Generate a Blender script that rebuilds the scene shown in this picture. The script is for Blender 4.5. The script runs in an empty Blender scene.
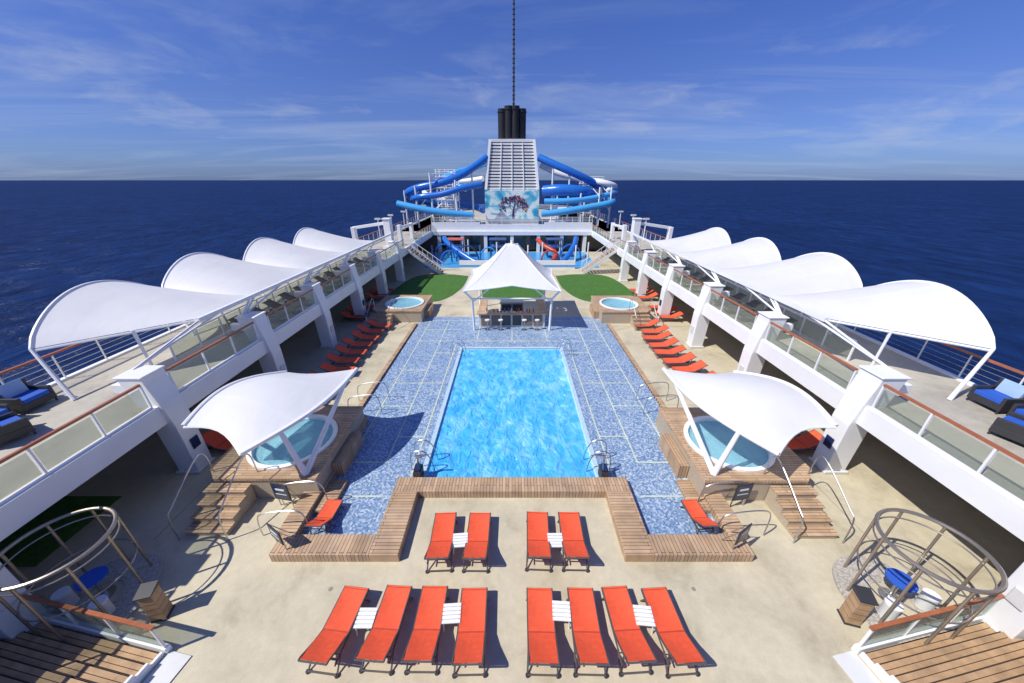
import bpy, bmesh, math, random
from mathutils import Vector, Matrix
random.seed(7)
S=bpy.context.scene
R=math.radians
S.view_settings.view_transform='Standard'; S.view_settings.look='None'; S.view_settings.exposure=0

# ------------------------------------------------------------ materials
def nodes(name):
    m=bpy.data.materials.new(name); m.use_nodes=True
    nt=m.node_tree; nt.nodes.clear()
    out=nt.nodes.new('ShaderNodeOutputMaterial')
    return m,nt,out
def pb(nt,col=(.5,.5,.5),rough=.5,metal=0,spec=.5):
    b=nt.nodes.new('ShaderNodeBsdfPrincipled')
    b.inputs['Base Color'].default_value=(*col,1); b.inputs['Roughness'].default_value=rough
    b.inputs['Metallic'].default_value=metal; b.inputs['Specular IOR Level'].default_value=spec
    return b
def coords(nt,scale=(1,1,1),rot=(0,0,0)):
    t=nt.nodes.new('ShaderNodeTexCoord'); mp=nt.nodes.new('ShaderNodeMapping')
    nt.links.new(t.outputs['Object'],mp.inputs['Vector'])
    mp.inputs['Scale'].default_value=scale; mp.inputs['Rotation'].default_value=rot
    return mp.outputs['Vector']
def noise(nt,vec,scale,detail=4,rough=.55,dist=0):
    n=nt.nodes.new('ShaderNodeTexNoise'); nt.links.new(vec,n.inputs['Vector'])
    n.inputs['Scale'].default_value=scale; n.inputs['Detail'].default_value=detail
    n.inputs['Roughness'].default_value=rough; n.inputs['Distortion'].default_value=dist
    return n
def ramp(nt,fac,stops):
    r=nt.nodes.new('ShaderNodeValToRGB'); nt.links.new(fac,r.inputs['Fac'])
    e=r.color_ramp.elements
    e[0].position=stops[0][0]; e[0].color=(*stops[0][1],1)
    e[1].position=stops[-1][0]; e[1].color=(*stops[-1][1],1)
    for p,c in stops[1:-1]:
        x=e.new(p); x.color=(*c,1)
    return r
def bump(nt,h,strength,dist,b):
    n=nt.nodes.new('ShaderNodeBump'); n.inputs['Strength'].default_value=strength; n.inputs['Distance'].default_value=dist
    nt.links.new(h,n.inputs['Height']); nt.links.new(n.outputs['Normal'],b.inputs['Normal']); return n
def mixc(nt,a,b,fac,mode='MIX'):
    m=nt.nodes.new('ShaderNodeMix'); m.data_type='RGBA'; m.blend_type=mode
    for sock,val in ((m.inputs[0],fac),(m.inputs[6],a),(m.inputs[7],b)):
        if hasattr(val,'node'): nt.links.new(val,sock)
        elif isinstance(val,(int,float)): sock.default_value=val
        else: sock.default_value=(*val,1)
    return m.outputs[2]
def simple(name,col,rough=.5,metal=0,var=.12,scale=2.5,bmp=0,bscale=30,spec=.5,var2=0):
    m,nt,out=nodes(name); b=pb(nt,col,rough,metal,spec); v=coords(nt)
    n=noise(nt,v,scale,5,.6)
    lo=tuple(c*(1-var) for c in col); hi=tuple(min(1,c*(1+var)) for c in col)
    r=ramp(nt,n.outputs['Fac'],[(.3,lo),(.7,hi)]); c=r.outputs['Color']
    if var2:
        n2=noise(nt,v,scale*.12,5,.6)
        r2=ramp(nt,n2.outputs['Fac'],[(.35,(1-var2,)*3),(.62,(1,1,1))])
        c=mixc(nt,c,r2.outputs['Color'],1.0,'MULTIPLY')
    nt.links.new(c,b.inputs['Base Color'])
    if bmp:
        n3=noise(nt,v,bscale,3); bump(nt,n3.outputs['Fac'],bmp,.02,b)
    nt.links.new(b.outputs[0],out.inputs[0]); return m
def planks(name,c1,c2,rot=0,row=.11,width=1.6,mortar=.007,rough=.6):
    m,nt,out=nodes(name); b=pb(nt,c1,rough)
    v=coords(nt,rot=(0,0,rot))
    br=nt.nodes.new('ShaderNodeTexBrick'); nt.links.new(v,br.inputs['Vector'])
    br.inputs['Color1'].default_value=(*c1,1); br.inputs['Color2'].default_value=(*c2,1)
    br.inputs['Mortar'].default_value=(.05,.035,.025,1)
    br.inputs['Scale'].default_value=1; br.inputs['Brick Width'].default_value=width
    br.inputs['Row Height'].default_value=row; br.inputs['Mortar Size'].default_value=mortar
    n=noise(nt,v,2.0,5); r=ramp(nt,n.outputs['Fac'],[(.3,(.72,.72,.74)),(.7,(1.12,1.08,1.03))])
    nt.links.new(mixc(nt,br.outputs['Color'],r.outputs['Color'],1.0,'MULTIPLY'),b.inputs['Base Color'])
    bump(nt,br.outputs['Fac'],-.3,.01,b)
    nt.links.new(b.outputs[0],out.inputs[0]); return m

WHITE=simple('white_paint',(.82,.83,.83),.35,var=.03,scale=1.2,var2=.06)
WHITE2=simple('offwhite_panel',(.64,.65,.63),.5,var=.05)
def deckm(name,col):
    m,nt,out=nodes(name); b=pb(nt,col,.7); v=coords(nt)
    n=noise(nt,v,5,5,.6); n2=noise(nt,v,.55,6,.65,.4); n3=noise(nt,v,45,3,.6)
    r=ramp(nt,n.outputs['Fac'],[(.3,tuple(c*.93 for c in col)),(.7,tuple(c*1.06 for c in col))])
    r2=ramp(nt,n2.outputs['Fac'],[(.30,(.72,.70,.66)),(.45,(.92,.915,.90)),(.62,(1.03,1.03,1.02))])
    r3=ramp(nt,n3.outputs['Fac'],[(.3,(.9,.9,.9)),(.6,(1.04,1.04,1.04))])
    c=mixc(nt,r.outputs['Color'],r2.outputs['Color'],1.0,'MULTIPLY'); c=mixc(nt,c,r3.outputs['Color'],1.0,'MULTIPLY')
    nt.links.new(c,b.inputs['Base Color'])
    r4=ramp(nt,n2.outputs['Fac'],[(.35,(.45,)*3),(.6,(.75,)*3)]); nt.links.new(r4.outputs['Color'],b.inputs['Roughness'])
    bump(nt,n3.outputs['Fac'],.15,.02,b); nt.links.new(b.outputs[0],out.inputs[0]); return m
DECK=deckm('deck_coating',(.555,.50,.365))
DECK2=deckm('upper_deck_coating',(.47,.44,.37))
JOINT=simple('deck_joint',(.27,.25,.2),.8)
TILESIDE=simple('platform_side',(.42,.35,.26),.6,var=.1,scale=14)
TEAKX=planks('teak_planks_x',(.43,.29,.17),(.56,.40,.26))
TEAKY=planks('teak_planks_y',(.43,.29,.17),(.56,.40,.26),rot=R(90))
TREAD=simple('teak_tread',(.42,.27,.15),.6,var=.25,scale=3)
GAP=simple('tread_gap',(.05,.03,.02),.8)
TEAKRAIL=simple('varnished_handrail',(.36,.12,.05),.35,var=.15,scale=4)
STEEL=simple('brushed_steel',(.55,.55,.56),.35,1,var=.05)
BRONZE=simple('bronze_tube',(.40,.35,.29),.4,.8,var=.12)
DARK=simple('dark_frame',(.035,.035,.04),.5,var=.1)
GREYF=simple('lounger_frame',(.13,.125,.12),.4,.4,var=.1)
RED=simple('orange_red_sling',(.80,.10,.035),.7,var=.10,scale=9,bmp=.2,bscale=200)
REDF=simple('sling_fold',(.45,.05,.02),.7,var=.07,scale=12)
BLACK=simple('funnel_black',(.012,.012,.014),.5,var=.2)
BLUEC=simple('blue_cushion',(.02,.10,.48),.8,var=.1)
PALEC=simple('pale_cushion',(.35,.50,.68),.8,var=.1)
SLIDE=simple('slide_blue',(.02,.15,.55),.25,var=.06)
SLIDE2=simple('slide_light_blue',(.07,.36,.72),.25,var=.06)
PLAYD=simple('play_dark_blue',(.015,.06,.20),.5)
REDP=simple('play_red',(.50,.06,.03),.4)
GRASS=simple('artificial_turf',(.055,.16,.022),.95,var=.35,scale=9,bmp=.6,bscale=90,var2=.15)
LINE=simple('tile_line',(.56,.62,.46),.5,var=.15)
COPING=simple('pool_coping',(.42,.58,.68),.4,var=.15,scale=10)
STONE=simple('pebble_mosaic',(.40,.37,.32),.8,var=.5,scale=22)
WINDOW=simple('dark_window',(.02,.028,.035),.08,var=.1,spec=.8)
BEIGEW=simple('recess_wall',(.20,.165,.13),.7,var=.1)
HULL=simple('hull_paint',(.70,.71,.72),.4,var=.05,scale=.3)
MURALB=simple('mural_tree_blue',(.02,.03,.13),.5)
MURALR=simple('mural_red',(.55,.06,.10),.5)
MURALY=simple('mural_orange',(.75,.35,.05),.5)
SIGNB=simple('sign_navy',(.015,.03,.09),.3)

def mosaic():
    m,nt,out=nodes('pool_deck_mosaic'); b=pb(nt,rough=.3); v=coords(nt)
    vo=nt.nodes.new('ShaderNodeTexVoronoi'); vo.feature='F1'; vo.distance='CHEBYCHEV'
    nt.links.new(v,vo.inputs['Vector']); vo.inputs['Scale'].default_value=18; vo.inputs['Randomness'].default_value=.4
    sp=nt.nodes.new('ShaderNodeSeparateColor'); nt.links.new(vo.outputs['Color'],sp.inputs[0])
    r=ramp(nt,sp.outputs[0],[(0,(.10,.19,.34)),(.35,(.19,.29,.45)),(.7,(.28,.38,.52)),(1,(.52,.58,.63))])
    n=noise(nt,v,.5,6,.65); r2=ramp(nt,n.outputs['Fac'],[(.32,(.84,.88,.95)),(.65,(1.10,1.07,1.02))])
    nt.links.new(mixc(nt,r.outputs['Color'],r2.outputs['Color'],1.0,'MULTIPLY'),b.inputs['Base Color'])
    r3=ramp(nt,n.outputs['Fac'],[(.4,(.18,)*3),(.6,(.45,)*3)]); nt.links.new(r3.outputs['Color'],b.inputs['Roughness'])
    nt.links.new(b.outputs[0],out.inputs[0]); return m
MOSAIC=mosaic()
def poolwater():
    m,nt,out=nodes('pool_water'); b=pb(nt,rough=.04,spec=.5); v=coords(nt,(1,.6,1))
    n=noise(nt,v,1.5,6,.6,1.8)
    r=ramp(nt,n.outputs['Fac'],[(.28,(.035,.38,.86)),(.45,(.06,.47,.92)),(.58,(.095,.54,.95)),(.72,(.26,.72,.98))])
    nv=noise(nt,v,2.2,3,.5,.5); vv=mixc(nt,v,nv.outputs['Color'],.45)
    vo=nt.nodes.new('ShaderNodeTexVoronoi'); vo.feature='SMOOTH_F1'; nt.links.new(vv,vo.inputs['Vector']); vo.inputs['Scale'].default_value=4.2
    r3=ramp(nt,vo.outputs['Distance'],[(.35,(0,0,0)),(.75,(.35,.35,.30))])  # subtle caustic light lines, painted into the water's base colour
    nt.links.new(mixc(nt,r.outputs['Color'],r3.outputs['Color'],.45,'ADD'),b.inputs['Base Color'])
    n2=noise(nt,v,2.6,7,.62,1.1); bump(nt,n2.outputs['Fac'],1.0,.22,b)
    nt.links.new(b.outputs[0],out.inputs[0]); return m
POOLW=poolwater()
def tubwater():
    m,nt,out=nodes('hot_tub_water'); b=pb(nt,(.36,.66,.76),rough=.05); v=coords(nt)
    n=noise(nt,v,5,4,.6,.5); bump(nt,n.outputs['Fac'],.8,.07,b)
    t=nt.nodes.new('ShaderNodeBsdfTransparent'); t.inputs[0].default_value=(.8,.95,.98,1)
    mx=nt.nodes.new('ShaderNodeMixShader'); mx.inputs[0].default_value=.42
    nt.links.new(t.outputs[0],mx.inputs[1]); nt.links.new(b.outputs[0],mx.inputs[2]); nt.links.new(mx.outputs[0],out.inputs[0]); return m
TUBW=tubwater()
TUBIN=simple('tub_lining',(.55,.74,.82),.4,var=.05)
def glassm(name,tc,pc,f):
    m,nt,out=nodes(name); b=pb(nt,pc,rough=.06)
    t=nt.nodes.new('ShaderNodeBsdfTransparent'); t.inputs[0].default_value=(*tc,1)
    mx=nt.nodes.new('ShaderNodeMixShader'); mx.inputs[0].default_value=f
    nt.links.new(t.outputs[0],mx.inputs[1]); nt.links.new(b.outputs[0],mx.inputs[2]); nt.links.new(mx.outputs[0],out.inputs[0]); return m
GLASS=glassm('rail_glass',(.86,.90,.86),(.45,.46,.38),.22)
def fabric():
    m,nt,out=nodes('awning_membrane'); b=pb(nt,(.86,.87,.89),rough=.6)
    v=coords(nt); n=noise(nt,v,.6,4); r=ramp(nt,n.outputs['Fac'],[(.3,(.82,.83,.85)),(.7,(.90,.90,.90))])
    nt.links.new(r.outputs['Color'],b.inputs['Base Color'])
    n2=noise(nt,coords(nt,(1,.25,1)),1.6,3); bump(nt,n2.outputs['Fac'],.2,.12,b)
    t=nt.nodes.new('ShaderNodeBsdfTranslucent'); t.inputs[0].default_value=(.9,.91,.93,1)
    mx=nt.nodes.new('ShaderNodeMixShader'); mx.inputs[0].default_value=.3
    nt.links.new(b.outputs[0],mx.inputs[1]); nt.links.new(t.outputs[0],mx.inputs[2]); nt.links.new(mx.outputs[0],out.inputs[0]); return m
FAB=fabric()
def seam():
    m,nt,out=nodes('sea_water'); v=coords(nt)
    b=nt.nodes.new('ShaderNodeBsdfDiffuse'); g=nt.nodes.new('ShaderNodeBsdfGlossy'); g.inputs['Roughness'].default_value=.3
    n=noise(nt,v,.012,5,.62); n1=noise(nt,coords(nt,(1,.5,1),(0,0,.4)),.11,7,.68,.5)
    r=ramp(nt,n.outputs['Fac'],[(.3,(.0032,.0165,.075)),(.7,(.005,.025,.105))])
    r1=ramp(nt,n1.outputs['Fac'],[(.35,(.55,.55,.6)),(.62,(1.35,1.35,1.3))])
    nt.links.new(mixc(nt,r.outputs['Color'],r1.outputs['Color'],1.0,'MULTIPLY'),b.inputs[0])
    bp=bump(nt,n1.outputs['Fac'],1.0,3.0,b); nt.links.new(bp.outputs[0],g.inputs['Normal'])
    fr=nt.nodes.new('ShaderNodeFresnel'); fr.inputs[0].default_value=1.33; nt.links.new(bp.outputs[0],fr.inputs['Normal'])
    mu=nt.nodes.new('ShaderNodeMath'); mu.operation='MULTIPLY'; mu.inputs[1].default_value=.085; nt.links.new(fr.outputs[0],mu.inputs[0])
    mx=nt.nodes.new('ShaderNodeMixShader'); nt.links.new(mu.outputs[0],mx.inputs[0]); nt.links.new(b.outputs[0],mx.inputs[1]); nt.links.new(g.outputs[0],mx.inputs[2])
    nt.links.new(mx.outputs[0],out.inputs[0]); return m
SEA=seam()
def muralm():
    m,nt,out=nodes('mural_panel'); b=pb(nt,rough=.5); v=coords(nt,(.25,1,.35))
    n=noise(nt,v,1.1,3,.5,1.0)
    r=ramp(nt,n.outputs['Fac'],[(.38,(.03,.28,.55)),(.46,(.12,.50,.66)),(.52,(.60,.78,.80)),(.60,(.8,.82,.82)),(.66,(.10,.42,.62))])
    nt.links.new(r.outputs['Color'],b.inputs['Base Color']); nt.links.new(b.outputs[0],out.inputs[0]); return m
MURAL=muralm()

# ------------------------------------------------------------ mesh builder
class M:
    def __init__(s): s.v=[];s.f=[];s.fm=[];s.mats=[];s.T=Matrix()
    def add(s,vs,fs,mat):
        if mat not in s.mats: s.mats.append(mat)
        k=s.mats.index(mat); b=len(s.v)
        s.v+= [tuple(s.T@Vector(p)) for p in vs]
        s.f+= [tuple(i+b for i in f) for f in fs]; s.fm+=[k]*len(fs)
    def box(s,a,b,mat):
        x0,y0,z0=a;x1,y1,z1=b
        s.add([(x0,y0,z0),(x1,y0,z0),(x1,y1,z0),(x0,y1,z0),(x0,y0,z1),(x1,y0,z1),(x1,y1,z1),(x0,y1,z1)],
          [(0,3,2,1),(4,5,6,7),(0,1,5,4),(1,2,6,5),(2,3,7,6),(3,0,4,7)],mat)
    def beam(s,p,q,w,h,mat,w2=None,h2=None):
        p=Vector(p);q=Vector(q);d=(q-p).normalized()
        up=Vector((0,0,1)) if abs(d.z)<.95 else Vector((0,1,0))
        a=d.cross(up).normalized(); u=a.cross(d).normalized()
        w2=w if w2 is None else w2; h2=h if h2 is None else h2
        vs=[]
        for c,ww,hh in((p,w,h),(q,w2,h2)):
            for i,j in((-1,-1),(1,-1),(1,1),(-1,1)): vs.append(c+a*i*ww/2+u*j*hh/2)
        s.add(vs,[(0,1,2,3),(4,7,6,5),(0,4,5,1),(1,5,6,2),(2,6,7,3),(3,7,4,0)],mat)
    def tube(s,pts,r,mat,n=8,closed=False):
        P=[Vector(p) for p in pts]; L=len(P); vs=[];fs=[]
        prev=None
        for i in range(L):
            if closed: t=(P[(i+1)%L]-P[i-1]).normalized()
            else: t=(P[min(i+1,L-1)]-P[max(i-1,0)]).normalized()
            if prev is None:
                up=Vector((0,0,1)) if abs(t.z)<.9 else Vector((1,0,0)); a=t.cross(up).normalized()
            else: a=(prev-t*prev.dot(t)).normalized()
            prev=a; b=t.cross(a)
            rr=r[i] if isinstance(r,(list,tuple)) else r
            for k in range(n):
                g=2*math.pi*k/n; vs.append(P[i]+a*math.cos(g)*rr+b*math.sin(g)*rr)
        for i in range(L if closed else L-1):
            j=(i+1)%L
            for k in range(n): fs.append((i*n+k,i*n+(k+1)%n,j*n+(k+1)%n,j*n+k))
        if not closed: fs.append(tuple(range(n))[::-1]); fs.append(tuple((L-1)*n+k for k in range(n)))
        s.add(vs,fs,mat)
    def cyl(s,c,r,h,mat,n=24,r2=None):
        r2=r if r2 is None else r2; x,y,z=c
        vs=[(x+r*math.cos(2*math.pi*k/n),y+r*math.sin(2*math.pi*k/n),z) for k in range(n)]+[(x+r2*math.cos(2*math.pi*k/n),y+r2*math.sin(2*math.pi*k/n),z+h) for k in range(n)]
        fs=[(k,(k+1)%n,n+(k+1)%n,n+k) for k in range(n)]+[tuple(range(n))[::-1],tuple(range(n,2*n))]
        s.add(vs,fs,mat)
    def prism(s,poly,z0,z1,mat):
        n=len(poly)
        s.add([(x,y,z0) for x,y in poly]+[(x,y,z1) for x,y in poly],
          [tuple(range(n))[::-1],tuple(range(n,2*n))]+[(k,(k+1)%n,n+(k+1)%n,n+k) for k in range(n)],mat)
    def ann(s,c,r0,r1,z0,z1,mat,n=40):
        x,y=c; vs=[]
        for r,z in((r0,z0),(r1,z0),(r1,z1),(r0,z1)):
            vs+=[(x+r*math.cos(2*math.pi*k/n),y+r*math.sin(2*math.pi*k/n),z) for k in range(n)]
        fs=[]
        for a,b in((0,1),(1,2),(2,3),(3,0)):
            fs+=[(a*n+k,a*n+(k+1)%n,b*n+(k+1)%n,b*n+k) for k in range(n)]
        s.add(vs,fs,mat)
    def patch(s,fn,nu,nv,mat):
        vs=[fn(i/nu,j/nv) for i in range(nu+1) for j in range(nv+1)]
        fs=[(i*(nv+1)+j,(i+1)*(nv+1)+j,(i+1)*(nv+1)+j+1,i*(nv+1)+j+1) for i in range(nu) for j in range(nv)]
        s.add(vs,fs,mat)
    def build(s,name,smooth=False,bevel=0,solid=0,loc=None,rot=0):
        me=bpy.data.meshes.new(name); me.from_pydata(s.v,[],s.f)
        for m in s.mats: me.materials.append(m)
        me.polygons.foreach_set('material_index',s.fm)
        bm=bmesh.new(); bm.from_mesh(me); bmesh.ops.recalc_face_normals(bm,faces=bm.faces); bm.to_mesh(me); bm.free()
        if smooth:
            me.polygons.foreach_set('use_smooth',[True]*len(me.polygons)); me.set_sharp_from_angle(angle=R(38))
        me.update()
        o=bpy.data.objects.new(name,me); S.collection.objects.link(o)
        if bevel:
            md=o.modifiers.new('bevel','BEVEL'); md.width=bevel; md.segments=2; md.limit_method='ANGLE'
        if loc: o.location=loc
        o.rotation_euler[2]=rot
        return o
def inst(o,name,loc,rot=0,scale=(1,1,1)):
    c=bpy.data.objects.new(name,o.data); S.collection.objects.link(c)
    c.location=loc; c.rotation_euler[2]=rot; c.scale=scale
    for md in o.modifiers:
        n=c.modifiers.new(md.name,md.type)
        if md.type=='BEVEL': n.width=md.width;n.segments=md.segments;n.limit_method='ANGLE'
    return c
def smoothpath(pts,k=6):
    P=[Vector(p) for p in pts]; out=[]
    for i in range(len(P)-1):
        p0=P[max(i-1,0)];p1=P[i];p2=P[i+1];p3=P[min(i+2,len(P)-1)]
        for j in range(k):
            t=j/k
            out.append(.5*((2*p1)+(p2-p0)*t+(2*p0-5*p1+4*p2-p3)*t*t+(3*p1-p0-3*p2+p3)*t**3))
    out.append(P[-1]); return out

# ------------------------------------------------------------ sea, hull, decks
m=M(); m.add([(-60000,-60000,-26),(60000,-60000,-26),(60000,60000,-26),(-60000,60000,-26)],[(0,1,2,3)],SEA); m.build('sea')
m=M()
m.prism([(-17.1,-14),(17.1,-14),(17.1,80),(14,92),(7,99),(-7,99),(-14,92),(-17.1,80)],-27,-.6,HULL)
for sx in(-1,1):
    m.box((sx*16.9,-14,-.6),(sx*17.1,80,2.6),HULL)
m.build('ship_hull')
PX0,PX1,PY0,PY1=-3.3,3.2,9.2,20.3
m=M()
m.box((-16.9,-10,-.5),(16.9,PY0,0),DECK); m.box((-16.9,PY1,-.5),(16.9,54,0),DECK)
m.box((-16.9,PY0,-.5),(PX0,PY1,0),DECK); m.box((PX1,PY0,-.5),(16.9,PY1,0),DECK)
for sx in(-1,1):
    a,b=sorted((sx*11.0,sx*10.98)); m.box((a,7,.002),(b,42,.006),JOINT)
    for y in(14.0,24.0,34):
        a,b=sorted((sx*7.6,sx*16.5)); m.box((a,y,.003),(b,y+.02,.007),JOINT)
    for x,y in((9.3,13.6),(9.2,24.2),(6.4,3.6),(4.9,5.6)): m.cyl((sx*x,y,.003),.055,.006,JOINT,14)
m.build('pool_deck_floor')
m=M()
z0,z1=.004,.02
m.box((-6.9,6.9,z0),(-4.0,PY0,z1),MOSAIC); m.box((4.0,6.9,z0),(6.9,PY0,z1),MOSAIC); m.box((-4.0,8.7,z0),(4.0,PY0,z1),MOSAIC)
m.box((-7.2,PY1,z0),(7.2,26,z1),MOSAIC)
m.box((-7.2,PY0,z0),(PX0,PY1,z1),MOSAIC); m.box((PX1,PY0,z0),(7.2,PY1,z1),MOSAIC)
w=.028
def hl(x0,x1,y): m.box((x0,y-w,.021),(x1,y+w,.026),LINE)
def vl(x,y0,y1): m.box((x-w,y0,.0215),(x+w,y1,.0265),LINE)
for sx in(-1,1):
    vl(sx*3.75,PY0,PY1+.5); vl(sx*4.9,10.2,25.2); vl(sx*6.35,7.4,25.2)
    for k,y in enumerate([10.2,11.7,13.9,16.0,17.4,19.6,21.4,23.4]):
        a,b=(3.75,4.9) if k%2 else (4.9,6.35)
        if k%4==3: a,b=3.75,6.35
        hl(min(sx*a,sx*b),max(sx*a,sx*b),y)
    hl(min(sx*4.5,sx*6.35),max(sx*4.5,sx*6.35),8.6)
hl(-6.35,6.35,25.2); hl(-4.9,4.9,21.4); vl(0,21.4,23.2); vl(-2.4,21.4,25.2); vl(2.4,21.4,25.2); 
m.build('mosaic_tile_floor')
m=M()
m.box((PX0,PY0,-1.9),(PX1,PY1,-1.8),COPING)
for a,b in(((PX0-.02,PY0,-1.9),(PX0+.08,PY1,.0)),((PX1-.08,PY0,-1.9),(PX1+.02,PY1,0)),((PX0+.08,PY0-.02,-1.9),(PX1-.08,PY0+.08,0)),((PX0+.08,PY1-.08,-1.9),(PX1-.08,PY1+.02,0))): m.box(a,b,TUBIN)
m.box((PX0-.12,PY0-.02,.03),(PX0+.06,PY1+.12,.05),COPING); m.box((PX1-.06,PY0-.02,.03),(PX1+.12,PY1+.12,.05),COPING)
m.box((PX0+.06,PY1-.06,.03),(PX1-.06,PY1+.12,.05),COPING)
m.build('swimming_pool')
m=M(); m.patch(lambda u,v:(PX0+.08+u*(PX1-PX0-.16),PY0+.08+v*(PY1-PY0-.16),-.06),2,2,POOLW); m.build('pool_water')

m=M()
H=.32
m.box((-4.1,8.55,0),(4.1,9.18,H),TEAKY)
for sx in(-1,1):
    a,b=sorted((sx*3.25,sx*4.1)); m.box((a,6.33,0),(b,8.55,H),TEAKX)
    a,b=sorted((sx*4.1,sx*6.95)); m.box((a,6.33,0),(b,6.97,H-.003),TEAKY)
    a,b=sorted((sx*6.55,sx*7.15)); m.box((a,6.97,0),(b,12.7,H-.006),TEAKX)
    a,b=sorted((sx*7.2,sx*7.45)); m.box((a,12.8,0),(b,24.4,.14),TEAKX)
    a,b=sorted((sx*5.95,sx*6.55)); m.box((a,7.9,0.02),(b,9.2,.17),TEAKX)
m.build('teak_pool_coaming',bevel=.02)

def blob(pts,k=8): return [(p.x,p.y) for p in smoothpath([(x,y,0) for x,y in pts]+[(pts[0][0],pts[0][1],0)],k)][:-1]
for sx in(-1,1):
    m=M(); m.prism([(sx*x,y) for x,y in blob([(5.0,39),(5.2,34),(6.6,30.2),(9.6,29.6),(11.6,31),(11.6,36),(10.5,39.3),(7.5,39.8)])],.004,.04,GRASS); m.build('turf_lawn')
m=M(); m.prism(blob([(-2.8,31.2),(0,30.2),(2.8,31.2),(3.0,35),(1.8,37.5),(-1.8,37.5),(-3.0,35)]),.004,.04,GRASS); m.build('turf_lawn')
m=M(); m.box((-16.2,6.2,.008),(-13.6,8.6,.03),GRASS); m.build('turf_mat')

# ------------------------------------------------------------ hot tubs
def platform():
    m=M(); x0,x1,y0,y1=-2.15,1.78,-1.9,2.2; ch=.5
    poly=[(x0+ch,y0),(x1,y0),(x1,y1),(x0+ch,y1),(x0,y1-ch),(x0,y0+ch)]
    angs=[2*math.pi*k/48 for k in range(48)]+[math.atan2(y,x)%(2*math.pi) for x,y in poly]
    angs=sorted(set(round(a,5) for a in angs))
    def hit(a):
        d=Vector((math.cos(a),math.sin(a))); best=None
        for i in range(len(poly)):
            p=Vector(poly[i]);q=Vector(poly[(i+1)%len(poly)]);e=q-p
            den=d.x*e.y-d.y*e.x
            if abs(den)<1e-9: continue
            t=(p.x*e.y-p.y*e.x)/den; u=(p.x*d.y-p.y*d.x)/den
            if t>0 and -1e-4<=u<=1+1e-4 and (best is None or t<best): best=t
        return d*best
    n=len(angs); o=[hit(a) for a in angs]; zt=.95
    inn=[(1.5*math.cos(a),1.5*math.sin(a),zt) for a in angs]
    out=[(p.x,p.y,zt) for p in o]
    m.add(inn+out,[(k,(k+1)%n,n+(k+1)%n,n+k) for k in range(n)],TEAKX)
    m.add(out+[(p.x,p.y,zt-.1) for p in o],[(k,(k+1)%n,n+(k+1)%n,n+k) for k in range(n)],TEAKY)
    m.add([(p.x*.98,p.y*.98,zt-.1) for p in o]+[(p.x*.98,p.y*.98,0) for p in o],[(k,(k+1)%n,n+(k+1)%n,n+k) for k in range(n)],TILESIDE)
    m.ann((0,0),1.36,1.52,.9,1.02,WHITE,48); m.ann((0,0),1.33,1.37,.2,.95,TUBIN,48)
    m.ann((0,0),.80,1.33,.2,.68,WHITE,48); m.cyl((0,0,.3),1.3,.02,TUBIN,48); 
    for k in range(6):
        a=k*math.pi/3; m.cyl((1.08*math.cos(a),1.08*math.sin(a),.68),.14,.02,WHITE2,14)
    m.ann((0,0),.0,1.33,.86,.88,TUBW,48)
    for k,z in enumerate((.76,.57,.38,.19)):
        y=y0-.34*k; m.box((-1.75,y-.34,0),(-.45,y-.003,z-.03),TILESIDE); m.box((-1.78,y-.37,z-.03),(-.42,y-.004,z),TEAKX)
    for xx in(-1.85,-.35):
        m.tube(smoothpath([(xx,y0+.3,.95),(xx,y0+.25,1.75),(xx,y0-.1,1.85),(xx,y0-1.2,1.15),(xx,y0-1.45,.9),(xx,y0-1.5,0)],5),.022,STEEL,6)
    m.box((x1+.003,-.9,.0),(x1+.33,.9,.62),TEAKY)
    return m
pm=platform()
hotA=pm.build('hot_tub',bevel=0,loc=(-8.35,10.4,0))
inst(hotA,'hot_tub',(8.2,10.3,0),0,(-1,1,1))
inst(hotA,'hot_tub',(-8.7,26.7,0)); inst(hotA,'hot_tub',(8.6,26.5,0),0,(-1,1,1))

def canopy(sx,cx):
    m=M()
    P0=Vector((1.95,2.1,2.95));P1=Vector((.2,-2.35,2.55));P2=Vector((-2.05,-1.55,2.95));P3=Vector((-1.0,2.1,2.8))
    def f(u,v):
        a=P0.lerp(P1,u); b=P3.lerp(P2,u); bow=math.sin(math.pi*u)
        a=a+Vector((.55,-.25,0))*bow+Vector((0,0,.12))*bow
        b=b+Vector((-.45,.1,0))*bow*.8+Vector((0,0,.38))*bow
        p=a.lerp(b,v); p.z+=.28*math.sin(math.pi*v)*(.4+.6*bow)
        p.y+=(-.45 if u<.5 else .35)*math.sin(math.pi*v)*abs(1-2*u)**2
        return (p.x,p.y,p.z)
    m.patch(f,20,12,FAB)
    for v in(0,1): m.tube([Vector(f(i/20,v)) for i in range(21)],.075,WHITE,8)
    for u in(0,.33,.67,1): m.tube([Vector(f(u,j/8))-Vector((0,0,.05)) for j in range(9)],.045,WHITE,6)
    for u in(.2,.78): m.tube([(1.35,-1.6,.95),Vector(f(u,0))],[.10,.07],WHITE,8)
    for u in(.25,.9): m.tube([(-1.7,.2,.95),Vector(f(u,1))],[.10,.07],WHITE,8)
    if sx>0: m.v=[(-x,y,z) for x,y,z in m.v]
    m.build('shade_canopy',smooth=True,loc=(cx,10.3,0))
canopy(-1,-8.35); canopy(1,8.2)

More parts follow.
